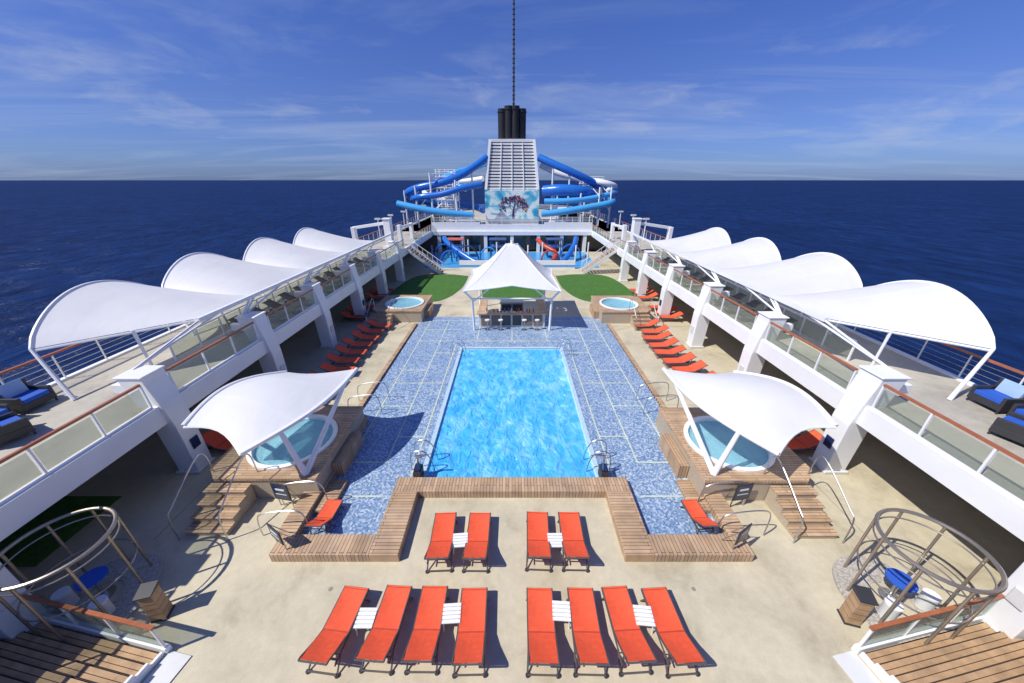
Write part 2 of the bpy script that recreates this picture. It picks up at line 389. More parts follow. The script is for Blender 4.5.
# ------------------------------------------------------------ side decks
cols=[4.7,10,15.4,20.7,26,31.4,37]
for sx in(-1,1):
    def bx(m,xa,xb,ya,yb,za,zb,mat):
        a,b=sorted((sx*xa,sx*xb)); m.box((a,ya,za),(b,yb,zb),mat)
    m=M()
    bx(m,12.15,17.2,-8,80,2.62,3.0,DECK2); bx(m,11.95,12.15,-8,54,2.35,3.06,WHITE)
    bx(m,17.2,17.4,-8,80,2.3,3.08,WHITE)
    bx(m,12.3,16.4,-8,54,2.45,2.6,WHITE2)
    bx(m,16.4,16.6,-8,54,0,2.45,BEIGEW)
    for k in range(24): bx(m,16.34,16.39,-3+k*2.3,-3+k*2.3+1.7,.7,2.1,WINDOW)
    m.build('side_promenade_deck')
    for y in cols:
        m=M()
        def ring(z,xa,xb,d): return [(sx*xa,y-d,z),(sx*xb,y-d,z),(sx*xb,y+d,z),(sx*xa,y+d,z)]
        rs=[ring(0,11.75,12.5,.32),ring(2.2,11.75,12.55,.34),ring(3.1,11.85,12.65,.38),ring(3.9,12.0,12.8,.40),ring(4.15,12.02,12.85,.40)]
        vs=sum(rs,[]); fs=[(3,2,1,0),tuple(range(len(vs)-4,len(vs)))]
        for i in range(len(rs)-1):
            for k in range(4): fs.append((i*4+k,i*4+(k+1)%4,(i+1)*4+(k+1)%4,(i+1)*4+k))
        m.add(vs,fs,WHITE)
        bx(m,11.97,12.9,y-.44,y+.44,4.153,4.22,WHITE)
        bx(m,11.70,11.748,y-.16,y+.16,1.0,1.45,SIGNB if y in(10,26) else WHITE2)
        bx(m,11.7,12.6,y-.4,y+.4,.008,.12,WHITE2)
        bx(m,12.9,13.5,y-.12,y+.12,3.4,3.75,WHITE)
        m.build('support_column',bevel=.035)
    m=M(); 
    segs=[(-8,cols[0]-.5)]+[(cols[i]+.5,cols[i+1]-.5) for i in range(len(cols)-1)]+[(cols[-1]+.5,39.5),(44,54)]
    for a,b in segs:
        bx(m,12.01,12.09,a,b,3.96,4.03,TEAKRAIL)
        bx(m,12.03,12.07,a,b,3.06,3.14,WHITE)
        n=max(1,round((b-a)/1.4))
        for k in range(n+1):
            yy=a+(b-a)*k/n; bx(m,12.02,12.08,yy-.025,yy+.025,3.05,3.96,WHITE)
            if k<n: bx(m,12.045,12.055,yy+.06,yy+(b-a)/n-.06,3.18,3.88,GLASS)
    m.build('glass_railing')
    m=M(); a,b=13,35
    bx(m,14.3,14.36,a,b,3.9,3.95,WHITE)
    n=16
    for k in range(n+1):
        yy=a+(b-a)*k/n; bx(m,14.3,14.36,yy-.03,yy+.03,3.004,3.9,WHITE)
        if k<n: bx(m,14.325,14.335,yy+.05,yy+(b-a)/n-.05,3.15,3.85,GLASS)
    m.build('glass_wind_screen')
    m=M(); bx(m,17.22,17.32,-8,80,4.05,4.12,TEAKRAIL)
    k=-8
    while k<80: bx(m,17.25,17.29,k-.02,k+.02,3.08,4.05,WHITE); k+=1.5
    for z in(3.3,3.5,3.7,3.88): m.tube([(sx*17.27,-8,z),(sx*17.27,80,z)],.012,STEEL,5)
    m.build('outer_ship_railing')
    vals=[10.6,16.2,21.8,27.3,33.0]
    m=M()
    for i in range(4):
        ya,yb=vals[i],vals[i+1]
        def f(u,v,i=i,ya=ya,yb=yb):
            yi=ya+(yb-ya)*u
            if i==0:
                yin=13.2+(yb-13.2)*u
                yi=yin+(yi-yin)*v
            arch=math.sin(math.pi*u)**.75 if 0<u<1 else 0
            zo=(4.75 if i==0 else 5.05)*(1-u)+5.05*u
            if i>0: zo=5.05
            z=4.9+(zo-4.9)*v+1.3*arch*(v**1.1)
            ex=.35*arch*v
            x=12.7+ (17.0-12.7)*v+ex -(.5*(1-u) if i==0 else 0)*v
            return (sx*x,yi,z)
        m.patch(f,22,14,FAB)
        m.tube([f(k/22,1) for k in range(23)],.055,WHITE,6)
        for u in((0,.25,.5,.75,1) if i==3 else (0,.25,.5,.75)):
            m.tube([Vector(f(u,j/8))-Vector((0,0,.07)) for j in range(9)],.05 if u in(0,.5,1) else .025,WHITE,6)
        p=Vector(f(0,1)); m.tube([(p.x*.93,p.y-.5,3.0),p],[.07,.05],WHITE,8)
        q=Vector(f(.0,.45)); m.tube([(sx*14.33,q.y+.02,3.0),q],.05,WHITE,8)
        q=Vector(f(.5,.0)); m.tube([(sx*12.75,cols[i+1]+.1,4.2),q],.045,WHITE,6)
        m.tube([(sx*12.75,cols[i+1]+.1,4.2),f(.05,0)],.045,WHITE,6)
        q=Vector(f(.98,0)); m.tube([(sx*12.75,cols[i+2]-.1,4.2),q],.05,WHITE,6)
    m.beam((sx*12.7,13.0,4.87),(sx*12.7,37.6,4.87),.13,.16,WHITE)
    m.build('scalloped_awning',smooth=True)
    m=M()
    bx(m,12.7,13.4,37.6,38.3,3,6.3,WHITE); bx(m,12.62,13.48,37.52,38.38,6.303,6.42,WHITE)
    m.beam((sx*13.4,38,5.9),(sx*16.8,38.2,5.4),.25,.3,WHITE); bx(m,16.6,17.0,37.9,38.5,3,5.5,WHITE)
    bx(m,12.9,13.3,41.6,42.2,3,5.3,WHITE); bx(m,12.9,13.3,46.6,47.2,3,5.0,WHITE); m.beam((sx*13.1,42.2,5.0),(sx*13.1,46.6,4.8),.2,.25,WHITE)
    m.build('gantry_pylon',bevel=.03)
    m=M(); n=14
    for k in range(n):
        x=8.4+k*.27; z=(k+1)*3.0/n; bx(m,x,x+.29,39.9,41.4,z-.05,z,TEAKY)
    for yy in(39.85,41.45):
        m.beam((sx*8.3,yy,.1),(sx*12.2,yy,3.0),.06,.3,WHITE)
        m.beam((sx*8.3,yy,1.05),(sx*12.2,yy,3.95),.06,.06,WHITE)
        for k in range(8):
            x=8.4+k*.54; z=(x-8.3)/3.9*2.9+.1; m.beam((sx*x,yy,z),(sx*x,yy,z+.95),.04,.04,WHITE)
    m.build('deck_staircase')

# ------------------------------------------------------------ loungers
def lounger(SL=None,FR=None,FO=None,back=.70):
    SL=SL or RED; FR=FR or GREYF; FO=FO or REDF
    m=M(); W=.32
    side=[(.86,.33),(.4,.33),(-.12,.33),(-.42,.33+(back-.33)*.36),(-.80,back),(-.86,back+.01)]
    for s in(-1,1):
        m.tube([(s*W,y,z) for y,z in side],.022,FR,6)
        m.tube([(s*W,.86,.28),(s*W,-.72,.28)],.02,FR,6)
        m.tube([(s*W,.62,.30),(s*(W+.02),.74,0)],.02,FR,6)
        m.tube([(s*W,-.45,.30),(s*(W+.02),-.78,0)],.022,FR,6)
        m.tube([(s*W,-.62,back-.14),(s*W,-.5,.28)],.014,FR,5)
        m.cyl((s*(W+.02),-.78,0),.045,.05,DARK,10)
    for y,z in((.86,.31),(-.86,back),(-.1,.30),(-.6,.26)): m.tube([(-W,y,z),(W,y,z)],.02,FR,6)
    m.tube([(-W-.02,-.78,.05),(W+.02,-.78,.05)],.02,FR,6); m.tube([(-W-.02,.74,.03),(W+.02,.74,.03)],.018,FR,6)
    def sling(y0,z0,y1,z1,sag):
        def f(u,v):
            x=(u*2-1)*(W-.012); return (x,y0+(y1-y0)*v,z0+(z1-z0)*v+.02-sag*(1-(u*2-1)**2)*math.sin(math.pi*v)**.5)
        m.patch(f,6,6,SL)
        m.patch(lambda u,v:(f(u,v)[0],f(u,v)[1],f(u,v)[2]-.012),6,6,SL)
    sling(.85,.33,-.10,.33,.045); sling(-.135,.335,-.84,back,.035)
    m.box((-W+.012,-.135,.335),(W-.012,-.10,.348),FO); m.box((-W+.012,.80,.352),(W-.012,.815,.358),FO)
    return m
lg=lounger()
LP=[]
for i,x in enumerate([-4.15,-3.0,-2.02,-.96,.70,1.76,2.72,3.75]): LP.append((x,4.62+random.uniform(-.05,.05),R([-5,-2,0,1,-1,0,2,4][i]+random.uniform(-1.5,1.5))))
for x in[-2.08,-1.02,.78,1.80]: LP.append((x,6.82+random.uniform(-.04,.04),R(random.uniform(-2.5,2.5))))
for sx in(-1,1):
    for y in[13.6,14.7,15.8,16.9,18.0,19.1,20.2,21.3,22.4,23.5]:
        LP.append((sx*(9.9+random.uniform(-.18,.18)),y+random.uniform(-.06,.06),sx*R(90+random.uniform(-7,7))))
    for y in[30.2,31.4,32.5,25.2,26.3,27.6]: LP.append((sx*12.4,y,sx*R(90+random.uniform(-7,7))))
    for y in[10.9,11.9,12.9]: LP.append((sx*11.6,y,sx*R(98+random.uniform(-5,5))))
    LP.append((sx*5.95,7.62,sx*R(3)))
L0=None
for x,y,r in LP:
    z=.03 if abs(x)==5.95 else .008
    if L0 is None: L0=lg.build('sun_lounger',smooth=True,loc=(x,y,z),rot=r)
    else:
        o=inst(L0,'sun_lounger',(x,y,z),r)
        if z==.03: o.scale=(.8,.7,.8)
lg2=lounger(DARK,GREYF,DARK)
D0=None
for sx in(-1,1):
    for k in range(12):
        y=16.3+k*1.35+random.uniform(-.1,.1); x=sx*13.25; r=sx*R(90+random.uniform(-8,8))
        if D0 is None: D0=lg2.build('dark_sun_lounger',smooth=True,loc=(x,y,3.004),rot=r)
        else: inst(D0,'dark_sun_lounger',(x,y,3.004),r)
def table():
    m=M()
    for k in range(5): m.box((-.22,-.22+k*.09,.34),(.22,-.22+k*.09+.07,.37),WHITE)
    m.box((-.2,-.2,.30),(.2,.2,.339),WHITE2)
    for a in(-.18,.18):
        for b in(-.18,.18): m.tube([(a,b,.31),(a*1.1,b*1.1,0)],.018,WHITE,6)
    return m
T0=None
for x,y in[(-3.55,4.75),(-1.48,4.85),(1.22,4.9),(3.22,4.8),(-1.53,6.75),(1.28,6.75)]:
    if T0 is None: T0=table().build('side_table',loc=(x,y,.008))
    else: inst(T0,'side_table',(x,y,.008),R(random.uniform(-5,5)))
def chair():
    m=M()
    m.box((-.45,-.42,.12),(.45,.42,.34),DARK); m.box((-.45,-.45,.34),(.45,-.33,.85),DARK)
    for s in(-1,1): 
        a,b=sorted((s*.45,s*.36)); m.box((a,-.33,.34),(b,.42,.6),DARK)
    for a in(-.4,.4):
        for b in(-.38,.38): m.cyl((a,b,0),.03,.12,DARK,8)
    m.box((-.35,-.32,.343),(.35,.41,.48),BLUEC)
    m.add([(-.3,-.3,.48),(.3,-.3,.48),(.3,-.16,.49),(-.3,-.16,.49),(-.3,-.33,.92),(.3,-.33,.92),(.3,-.25,.95),(-.3,-.25,.95)],[(0,3,2,1),(4,5,6,7),(0,1,5,4),(1,2,6,5),(2,3,7,6),(3,0,4,7)],PALEC)
    return m
C0=None
for sx in(-1,1):
    for x,y,r in[(16.35,9.7,90),(16.3,8.6,90),(15.0,8.1,20),(16.4,7.4,95)]:
        if C0 is None: C0=chair().build('wicker_armchair',bevel=.03,loc=(sx*x,y,3.004),rot=R(sx*r))
        else: inst(C0,'wicker_armchair',(sx*x,y,3.004),R(sx*r))

# ------------------------------------------------------------ bar pavilion
m=M()
HX,HY,CY=3.35,3.2,25.9
PK=Vector((0,CY,5.75))
def tent(u,v):
    a=2*math.pi*u; c,s_=math.cos(a),math.sin(a)
    k=1/max(abs(c),abs(s_)); ex=HX*c*k; ey=HY*s_*k
    corner=(min(abs(c),abs(s_))/max(abs(c),abs(s_)))
    pull=1-.10*(1-corner)*v
    r=.12+(1-.12)*v
    z=3.15+(PK.z-3.15)*(1-v)**1.35+.32*(1-corner)**1.2*v-.15*math.sin(math.pi*v)*(1-corner)
    return (ex*r*pull,CY+ey*r*pull,z)
m.patch(tent,64,14,FAB)
m.cyl((0,CY,5.66),.42,.12,WHITE,20,.3); m.cyl((0,CY,5.78),.12,.25,WHITE,10)
m.tube([tent(k/64,1) for k in range(64)],.05,WHITE,6,closed=True)
for u in(.125,.375,.625,.875): m.tube([Vector(tent(u,j/10))-Vector((0,0,.05)) for j in range(11)],.06,WHITE,6)
for a in(-1,1):
    for b in(-1,1):
        m.tube([(a*2.75,CY+b*2.6,0),(a*2.8,CY+b*2.65,2.4),(a*3.28,CY+b*3.12,3.15)],.085,WHITE,8)
        m.tube([(a*2.75,CY+b*2.6,2.2),(a*1.6,CY+b*2.9,3.2)],.05,WHITE,6)
m.tube([(-2.8,CY-2.65,2.45),(2.8,CY-2.65,2.45)],.06,WHITE,6); m.tube([(-2.8,CY+2.65,2.45),(2.8,CY+2.65,2.45)],.06,WHITE,6)
m.build('bar_tent',smooth=True)
m=M()
m.box((-2.45,23.9,0),(2.45,24.3,1.05),WHITE2); m.box((-2.6,23.75,1.053),(2.6,24.4,1.12),TEAKX)
m.box((-2.45,24.3,0),(-2.05,27.5,1.05),WHITE2); m.box((2.05,24.3,0),(2.45,27.5,1.05),WHITE2)
m.box((-2.55,24.4,1.053),(-1.95,27.6,1.12),TEAKX); m.box((1.95,24.4,1.053),(2.55,27.6,1.12),TEAKX)
for k in range(6): m.box((-2.3+k*.78,23.86,.15),(-1.65+k*.78,23.898,.95),WINDOW if k in(2,3) else BEIGEW)
m.box((-.9,26.0,0),(.9,26.6,1.25),STEEL); m.box((-.8,25.97,.2),(-.05,25.998,1.1),WINDOW); m.box((.05,25.97,.2),(.8,25.998,1.1),WINDOW)
for k in range(14): m.cyl((-1.9+k*.27+random.uniform(-.05,.05),24.15,1.12),.045,random.uniform(.2,.33),random.choice([WHITE2,BLUEC,REDP,DARK,TEAKRAIL]),8)
m.build('bar_counter',bevel=.01)
def stool():
    m=M(); m.cyl((0,0,0),.2,.03,STEEL,16); m.cyl((0,0,.03),.03,.7,STEEL,8); m.cyl((0,0,.73),.17,.06,WHITE2,16); m.ann((0,0),.13,.15,.3,.33,STEEL,16); return m
s0=stool().build('bar_stool',loc=(-1.8,23.35,.028))
for x in(-.9,.9,1.8): inst(s0,'bar_stool',(x+random.uniform(-.1,.1),23.35,.028))

# ------------------------------------------------------------ pool ladders and rails
def ladder():
    m=M()
    for x in(-.3,.3):
        m.tube(smoothpath([(x,-.55,.02),(x,-.5,.75),(x,-.2,.95),(x,.1,.8),(x,.3,.2),(x,.32,-.9)],5),.022,STEEL,6)
    for z in(-.2,-.5,-.8): m.box((-.3,.26,z),(.3,.38,z+.03),STEEL)
    return m
l0=ladder().build('pool_ladder',smooth=True,loc=(PX0+.05,10.1,0),rot=R(-90))
inst(l0,'pool_ladder',(PX1-.05,10.1,0),R(90)); inst(l0,'pool_ladder',(PX0+.05,19.4,0),R(-90)); inst(l0,'pool_ladder',(PX1-.05,19.4,0),R(90))
def lift():
    m=M(); m.box((-.13,-.25,0),(.13,.2,.45),DARK); m.box((-.1,-.2,.45),(.1,.1,.58),SIGNB); m.cyl((0,.1,.45),.04,.5,STEEL,10); m.beam((0,.1,.93),(.35,.1,.97),.05,.05,STEEL); return m
q=lift().build('pool_lift',loc=(-3.42,9.42,.055)); inst(q,'pool_lift',(3.34,9.42,.055),0,(-1,1,1))
def rail():
    m=M()
    for x in(-.55,.55): m.tube(smoothpath([(x,-.8,0),(x,-.75,.9),(x,-.4,1.1),(x,.5,.95),(x,.7,.6),(x,.72,.02)],5),.02,STEEL,6)
    return m
r0=rail().build('grab_rail',smooth=True,loc=(-7.0,7.7,0),rot=R(90))
for x,y,r in[(7.0,7.7,90),(-6.9,13.8,90),(6.9,13.8,90)]: inst(r0,'grab_rail',(x,y,0),R(r))
def sign():
    m=M(); m.box((-.3,-.03,.35),(.3,.0,1.05),DARK); m.box((-.26,-.036,.42),(.26,-.031,1.0),SIGNB)
    m.box((-.16,-.041,.78),(.16,-.037,.86),WHITE); m.box((-.2,-.041,.6),(.2,-.037,.63),WHITE)
    for x in(-.25,.25): m.tube([(x,0,1.0),(x,.02,0)],.02,STEEL,6); m.tube([(x,0,1.0),(x,.35,0)],.015,STEEL,6)
    return m
s1=sign().build('pool_rules_sign',loc=(-6.75,6.6,.32),rot=R(-30))
s1.scale=(1,1,.75)
inst(s1,'pool_rules_sign',(6.6,6.6,.32),R(30),(1,1,.75)); inst(s1,'pool_rules_sign',(-7.6,8.2,0),R(-10)); inst(s1,'pool_rules_sign',(7.6,8.2,0),R(10))

# ------------------------------------------------------------ round cages
def cage():
    m=M(); r=1.0
    def circ(z,rr=r,n=40): return [(rr*math.cos(2*math.pi*k/n),rr*math.sin(2*math.pi*k/n),z) for k in range(n)]
    m.tube(circ(2.2),.045,BRONZE,8,closed=True); m.tube(circ(1.95,r-.02),.02,BRONZE,6,closed=True); m.tube(circ(1.0,r-.02),.02,BRONZE,6,closed=True)
    for k in range(8):
        a=2*math.pi*(k+.3)/8; m.tube([(r*math.cos(a),r*math.sin(a),0),(r*math.cos(a),r*math.sin(a),2.2)],.032,BRONZE,8)
    m.ann((0,0),.45,1.2,.008,.06,STONE,40)
    m.cyl((0,0,.009),.45,.03,DECK,24)
    m.cyl((0,.1,.04),.05,.68,STEEL,10); m.cyl((0,.1,.72),.30,.04,BLUEC,28); m.cyl((0,.1,.04),.22,.03,STEEL,20)
    for a in(200,320):
        x=.68*math.cos(R(a));y=.1+.68*math.sin(R(a)); m.cyl((x,y,.06),.16,.42,WHITE2,14); m.cyl((x,y,.48),.17,.05,WHITE,14)
    return m
c0=cage().build('round_metal_gazebo',smooth=True,loc=(-10.8,5.35,0)); inst(c0,'round_metal_gazebo',(9.95,5.3,0),0,(-1,1,1))
def wbin():
    m=M(); m.box((-.15,-.15,.05),(.15,.15,.95),TREAD); m.box((-.17,-.17,0),(.17,.17,.05),DARK)
    for z in(.25,.45,.65,.85): m.box((-.153,-.153,z),(.153,.153,z+.012),GAP)
    m.add([(-.18,-.18,.953),(.18,-.18,.953),(.18,.18,.953),(-.18,.18,.953),(-.18,-.18,.99),(.18,-.18,.99),(.18,.18,1.06),(-.18,.18,1.06)],[(0,3,2,1),(4,5,6,7),(0,1,5,4),(1,2,6,5),(2,3,7,6),(3,0,4,7)],DARK)
    return m
b0=wbin().build('wooden_waste_bin',bevel=.01,loc=(-8.85,5.0,.008),rot=R(15)); inst(b0,'wooden_waste_bin',(8.45,4.9,.008),R(-15))

# ------------------------------------------------------------ foreground stairs
for sx in(-1,1):
    m=M(); c10,s10=math.cos(R(10)),math.sin(R(10))
    def L(x,y,z): 
        return (sx*(8.0+x*c10-y*s10),4.3+x*s10+y*c10,z)
    def lb(x0,x1,y0,y1,za,zb,mat):
        vs=[L(x0,y0,za),L(x1,y0,za),L(x1,y1,za),L(x0,y1,za),L(x0,y0,zb),L(x1,y0,zb),L(x1,y1,zb),L(x0,y1,zb)]
        m.add(vs,[(0,3,2,1),(4,5,6,7),(0,1,5,4),(1,2,6,5),(2,3,7,6),(3,0,4,7)],mat)
    for k in range(13):
        z=.11*(k+1); y=-.14-.25*k
        lb(.1,7,y-.25,y,0,z-.05,GAP)
        for j in range(2): lb(.1,7,y-.245+j*.112,y-.245+j*.112+.098,z-.048,z,TREAD)
        lb(.04,.1,y-.25,y,0,z+.02,WHITE)
    lb(-.02,7,-.12,0,0,.2,WHITE)
    lb(-.6,-.03,-1.4,-.05,.008,.03,WHITE2)
    lb(.0,7,-.075,-.055,.2,.9,GLASS)
    lb(-.05,7,-.10,-.02,.96,1.02,TEAKRAIL)
    for k in range(6): lb(.0+k*1.3,.05+k*1.3,-.09,-.04,.2,.96,WHITE)
    m.build('teak_staircase')

# ------------------------------------------------------------ aft structure
m=M()
m.box((-17.0,54,2.7),(17.0,80,3.0),DECK2); m.prism([(-17,80.003),(17,80.003),(14,91),(7,98),(-7,98),(-14,91)],2.7,3.0,DECK2)
m.box((-12.15,53.6,2.5),(12.15,54,3.05),WHITE)
m.box((-12,54.0,3.05),(-4.8,54.2,4.3),WHITE); m.box((4.8,54.0,3.05),(12,54.2,4.3),WHITE); m.box((-4.8,54.0,3.05),(4.8,54.2,4.0),WHITE)
for x in(-11,-7.5,-4,0,4,7.5,11): m.box((x-.25,53.7,0),(x+.25,54.1,2.5),WHITE)
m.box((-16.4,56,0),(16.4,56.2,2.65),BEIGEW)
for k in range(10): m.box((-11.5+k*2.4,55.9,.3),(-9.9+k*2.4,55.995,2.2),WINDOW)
for z in(4.5,4.75,5.0): m.tube([(-12,54.1,z),(12,54.1,z)],.025,WHITE,5)
for k in range(17): m.tube([(-12+k*1.5,54.1,4.0),(-12+k*1.5,54.1,5.0)],.03,WHITE,5)
m.build('aft_deck_house')
m=M()
for z in(3.3,3.6,3.9,4.15):
    m.tube([(-17.2,80,z),(-14,91.5,z),(-7,98,z),(7,98,z),(14,91.5,z),(17.2,80,z)],.03,WHITE,5)
m.build('stern_railing')
m=M()
m.box((-11,43.2,.008),(11,53.4,.05),SLIDE2)
for k in range(11):
    x=-10+k*2; m.cyl((x,44.0+(k%3)*2.2,.05),.09,2.6,random.choice([PLAYD,SLIDE,WHITE,WHITE]),10)
for (cx,cy,r,mt) in[(-8,45,1.3,SLIDE),(-6,47,1.5,PLAYD),(-3.2,48,1.2,SLIDE2),(5,46,1.2,REDP),(8,48,1.5,SLIDE),(-9.5,49,1.4,SLIDE)]:
    m.tube([(cx+r*math.cos(a*math.pi/12),cy,.05+r*1.35*math.sin(a*math.pi/12)) for a in range(13)],.1,mt,8)
for (p) in[((-9.5,50,2.6),(-8.8,48.5,2.2),(-7,46.8,1.3),(-5.2,45.4,.5),(-4.2,44.8,.25)),((9,50,2.6),(8.6,48.5,2.0),(7.6,46.5,1.1),(6.6,45,.4))]:
    m.tube(smoothpath(p,6),.36,SLIDE,10)
m.tube(smoothpath([(3.6,50,2.4),(4.4,48,1.9),(5.8,46.6,1.2),(5.3,45,.5)],6),.3,REDP,10)
for x in(-8,-2,6): 
    m.box((x-1.1,49,1.5),(x+1.1,51,1.6),SLIDE)
    for a in(-1,1):
        for b in(49.1,50.9): m.cyl((x+a,b,.05),.07,2.4,PLAYD,8)
    m.box((x-1.2,48.9,2.45),(x+1.2,51.1,2.53),PLAYD if x!=-8 else REDP)
m.build('splash_playground',smooth=True)
m=M(); 
for a,b in((-6.5,-2.2),(2.2,7.8)):
    m.box((a,42.6,0),(b,42.85,1.0),WHITE); m.box((a,42.58,.25),(b,42.598,.5),SLIDE2)
m.build('low_white_wall')

# funnel
m=M()
FY=60
def sec(z,wx,y0,y1): return [(-wx,y0,z),(wx,y0,z),(wx,y1,z),(-wx,y1,z)]
def loft(rs,mat):
    vs=sum(rs,[]);fs=[(3,2,1,0),tuple(range(len(vs)-4,len(vs)))]
    for i in range(len(rs)-1):
        for k in range(4): fs.append((i*4+k,i*4+(k+1)%4,(i+1)*4+(k+1)%4,(i+1)*4+k))
    m.add(vs,fs,mat)
loft([sec(3,4.4,FY,FY+9),sec(8.6,4.3,FY,FY+8.6)],WHITE)
loft([sec(8.6,4.0,FY+.3,FY+8.3),sec(15.2,3.35,FY+1.3,FY+7.5)],BLACK)
n=15
for k in range(n):
    t=k/n; z=8.65+6.7*t; wx=4.22-.78*t; y=FY+.05+1.05*t
    m.box((-wx,y,z),(wx,y+.5,z+.27),WHITE); 
    m.box((-wx-.05,y+.5,z),(-wx+.3,FY+8.4-t,z+.27),WHITE); m.box((wx-.3,y+.5,z),(wx+.05,FY+8.4-t,z+.27),WHITE)
for s in(-1,1): m.beam((s*4.15,FY-.02,8.6),(s*3.4,FY+1.05,15.4),.4,.4,WHITE)
for x in(-1.9,0,1.9): m.beam((x,FY-.03,8.6),(x*.85,FY+1.0,15.2),.12,.2,WHITE)
m.box((-3.6,FY+1,15.3),(3.6,FY+7.6,15.7),WHITE)
for x,y,h in[(-1.5,FY+2.6,4.1),(-.5,FY+2.2,4.4),(.5,FY+2.2,4.4),(1.5,FY+2.6,4.1),(-1,FY+3.8,4.2),(1,FY+3.8,4.2),(0,FY+4.4,4.5),(-1.4,FY+5,3.8),(1.4,FY+5,3.8)]:
    m.cyl((x,y,15.7),.66,h,BLACK,16); m.ann((x,y),.66,.74,15.7+h-.5,15.7+h-.35,BLACK,16)
m.build('ship_funnel')
m=M()
z=19.5; k=0
while z<44:
    r=.16-.003*(z-19); m.cyl((.25,FY+3.2,z),r,.52,DARK if k%2 else GREYF,10); 
    m.cyl((.25,FY+3.2,z+.5),r+.07,.06,DARK,10); z+=.55; k+=1
m.build('signal_mast')
m=M()
m.box((-4.35,FY-.25,4.2),(4.35,FY-.05,8.5),MURAL)
def br(p,a,l,r,d):
    q=(p[0]+l*math.cos(a),p[1]+l*math.sin(a)); m.beam((p[0],FY-.27,p[1]),(q[0],FY-.27,q[1]),r,.03,MURALB,r*.6)
    if d==0:
        for _ in range(8):
            c=(q[0]+random.uniform(-.45,.45),min(8.35,q[1]+random.uniform(-.3,.3))); rr=random.uniform(.06,.16)
            m.add([(c[0]+rr*math.cos(t*1.047),FY-.30-random.random()*.02,c[1]+rr*math.sin(t*1.047)) for t in range(6)],[(0,1,2,3,4,5)],random.choice([MURALB]*6+[MURALR,MURALY]))
        return
    for da in(-.85,-.1,.8): br(q,a+da+random.uniform(-.15,.15),l*.78,r*.6,d-1)
br((.2,4.3),1.57,1.15,.42,3)
m.build('funnel_mural')

# water slides
m=M()
m.tube(smoothpath([(-3.9,61,13.2),(-5.6,60,12.0),(-8,59,10.6),(-11,58.5,9.6),(-15,59,8.8),(-17.2,61,7.8),(-16.5,64,6.9),(-12,66,6.2),(-7,65,5.8),(-4.8,62,5.4)],8),.55,SLIDE,12)
m.tube(smoothpath([(-4,64,12.6),(-7,63,11.6),(-9.5,62,10.9),(-11.8,64,10),(-10.5,67,9.3),(-8,66,8.6)],8),.5,SLIDE2,12)
m.tube(smoothpath([(-17.6,57,6.7),(-14,56.5,6.0),(-10,56.5,5.4),(-6,57,5.0)],8),.5,SLIDE2,12)
m.tube(smoothpath([(-4.6,58,9.4),(-7.5,57.5,8.9),(-11,57.5,8.0),(-14.5,58,7.6),(-16,60,7.2)],8),.45,SLIDE,12)
m.tube(smoothpath([(-5,66,10.2),(-8,67,9.8),(-12,67,9.4),(-15,66,8.6),(-14,63,7.6),(-9,62.5,7.2)],8),.45,WHITE,12)
m.tube(smoothpath([(4.2,61,13.2),(6.5,60,12.2),(9,59.5,11.2),(12,60,10),(14.6,62,8.8),(14,66,7.8),(10,68,7.2),(6,66,6.8)],8),.55,SLIDE,12)
m.tube(smoothpath([(5,59,8.4),(7.5,57.8,8.6),(10.5,57.8,8.4),(12.6,60,8.0),(10,62,7.6),(6.5,61,7.2)],8),.85,SLIDE,14)
m.tube(smoothpath([(4.6,57,5.2),(8,56.6,5.6),(12,57,6.2),(15.5,58,6.8),(16,61,7.4)],8),.5,SLIDE2,12)
m.tube(smoothpath([(4.6,63,12.2),(7.5,62.5,11.0),(11,62,10.2),(14.5,60,9.6),(16.6,61,9.0),(16.4,64,8.4)],8),.45,WHITE,12)
m.tube(smoothpath([(5,57.5,7.0),(8.5,57,7.1),(12,57.4,7.4),(15,58.5,7.9),(16.8,61,8.2)],8),.42,SLIDE2,12)
for x,y,t in[(-17.2,60,8.5),(-15,58.4,9.2),(-12.4,57.6,11.0),(-9.3,60,11.2),(-6.3,60,12.2),(-11.6,65,10),(-8.6,57.4,10),(6.4,60,12.6),(9,59.6,11.6),(11.7,60,10.6),(14.6,62,9.4),(15.4,58.2,9.0),(13.4,57.4,9.0),(7,57.6,8.0),(10.5,57,8.2)]:
    m.tube([(x,y,3),(x,y,t)],.14,WHITE,8); m.tube([(x,y,t-1.2),(x*.93,y+.6,t-.2)],.07,WHITE,6)
for p,q in[((-15,58.4,5.5),(-12.4,57.6,8.5)),((-12.4,57.6,5.5),(-8.6,57.4,8.5)),((-12.4,57.6,10.8),(-9.3,60,10.9)),((11.7,60,9.5),(14.6,62,9.3)),((13.4,57.4,8.8),(15.4,58.2,5.5))]: m.tube([p,q],.09,WHITE,6)
m.build('water_slide',smooth=True)
for sx,cx in((-1,-10.6),(1,13.0)):
    m=M(); y0=61
    for a in(-1.5,0,1.5):
        for b in(0,3): m.tube([(cx+a,y0+b,3),(cx+a,y0+b,11.5 if sx<0 else 10.3)],.1,WHITE,6)
    lv=[5.2,7,8.8,10.4] if sx<0 else [5,6.6,8.4,9.4]
    for i,z in enumerate(lv):
        m.box((cx-1.7,y0-.2,z),(cx+1.7,y0+3.2,z+.12),WHITE)
        for zz in(z+.5,z+.8,z+1.1): m.tube([(cx-1.7,y0-.2,zz),(cx+1.7,y0-.2,zz)],.035,WHITE,5)
        d=1 if i%2 else -1
        m.beam((cx-1.5*d,y0+1,z-1.7),(cx+1.5*d,y0+1,z+.05),.7,.14,WHITE2)
        if i<3: m.beam((cx-1.5*d,y0-.05,z+.1),(cx+1.5*d,y0-.05,lv[i+1]),.06,.06,WHITE)
    m.build('slide_stair_tower')
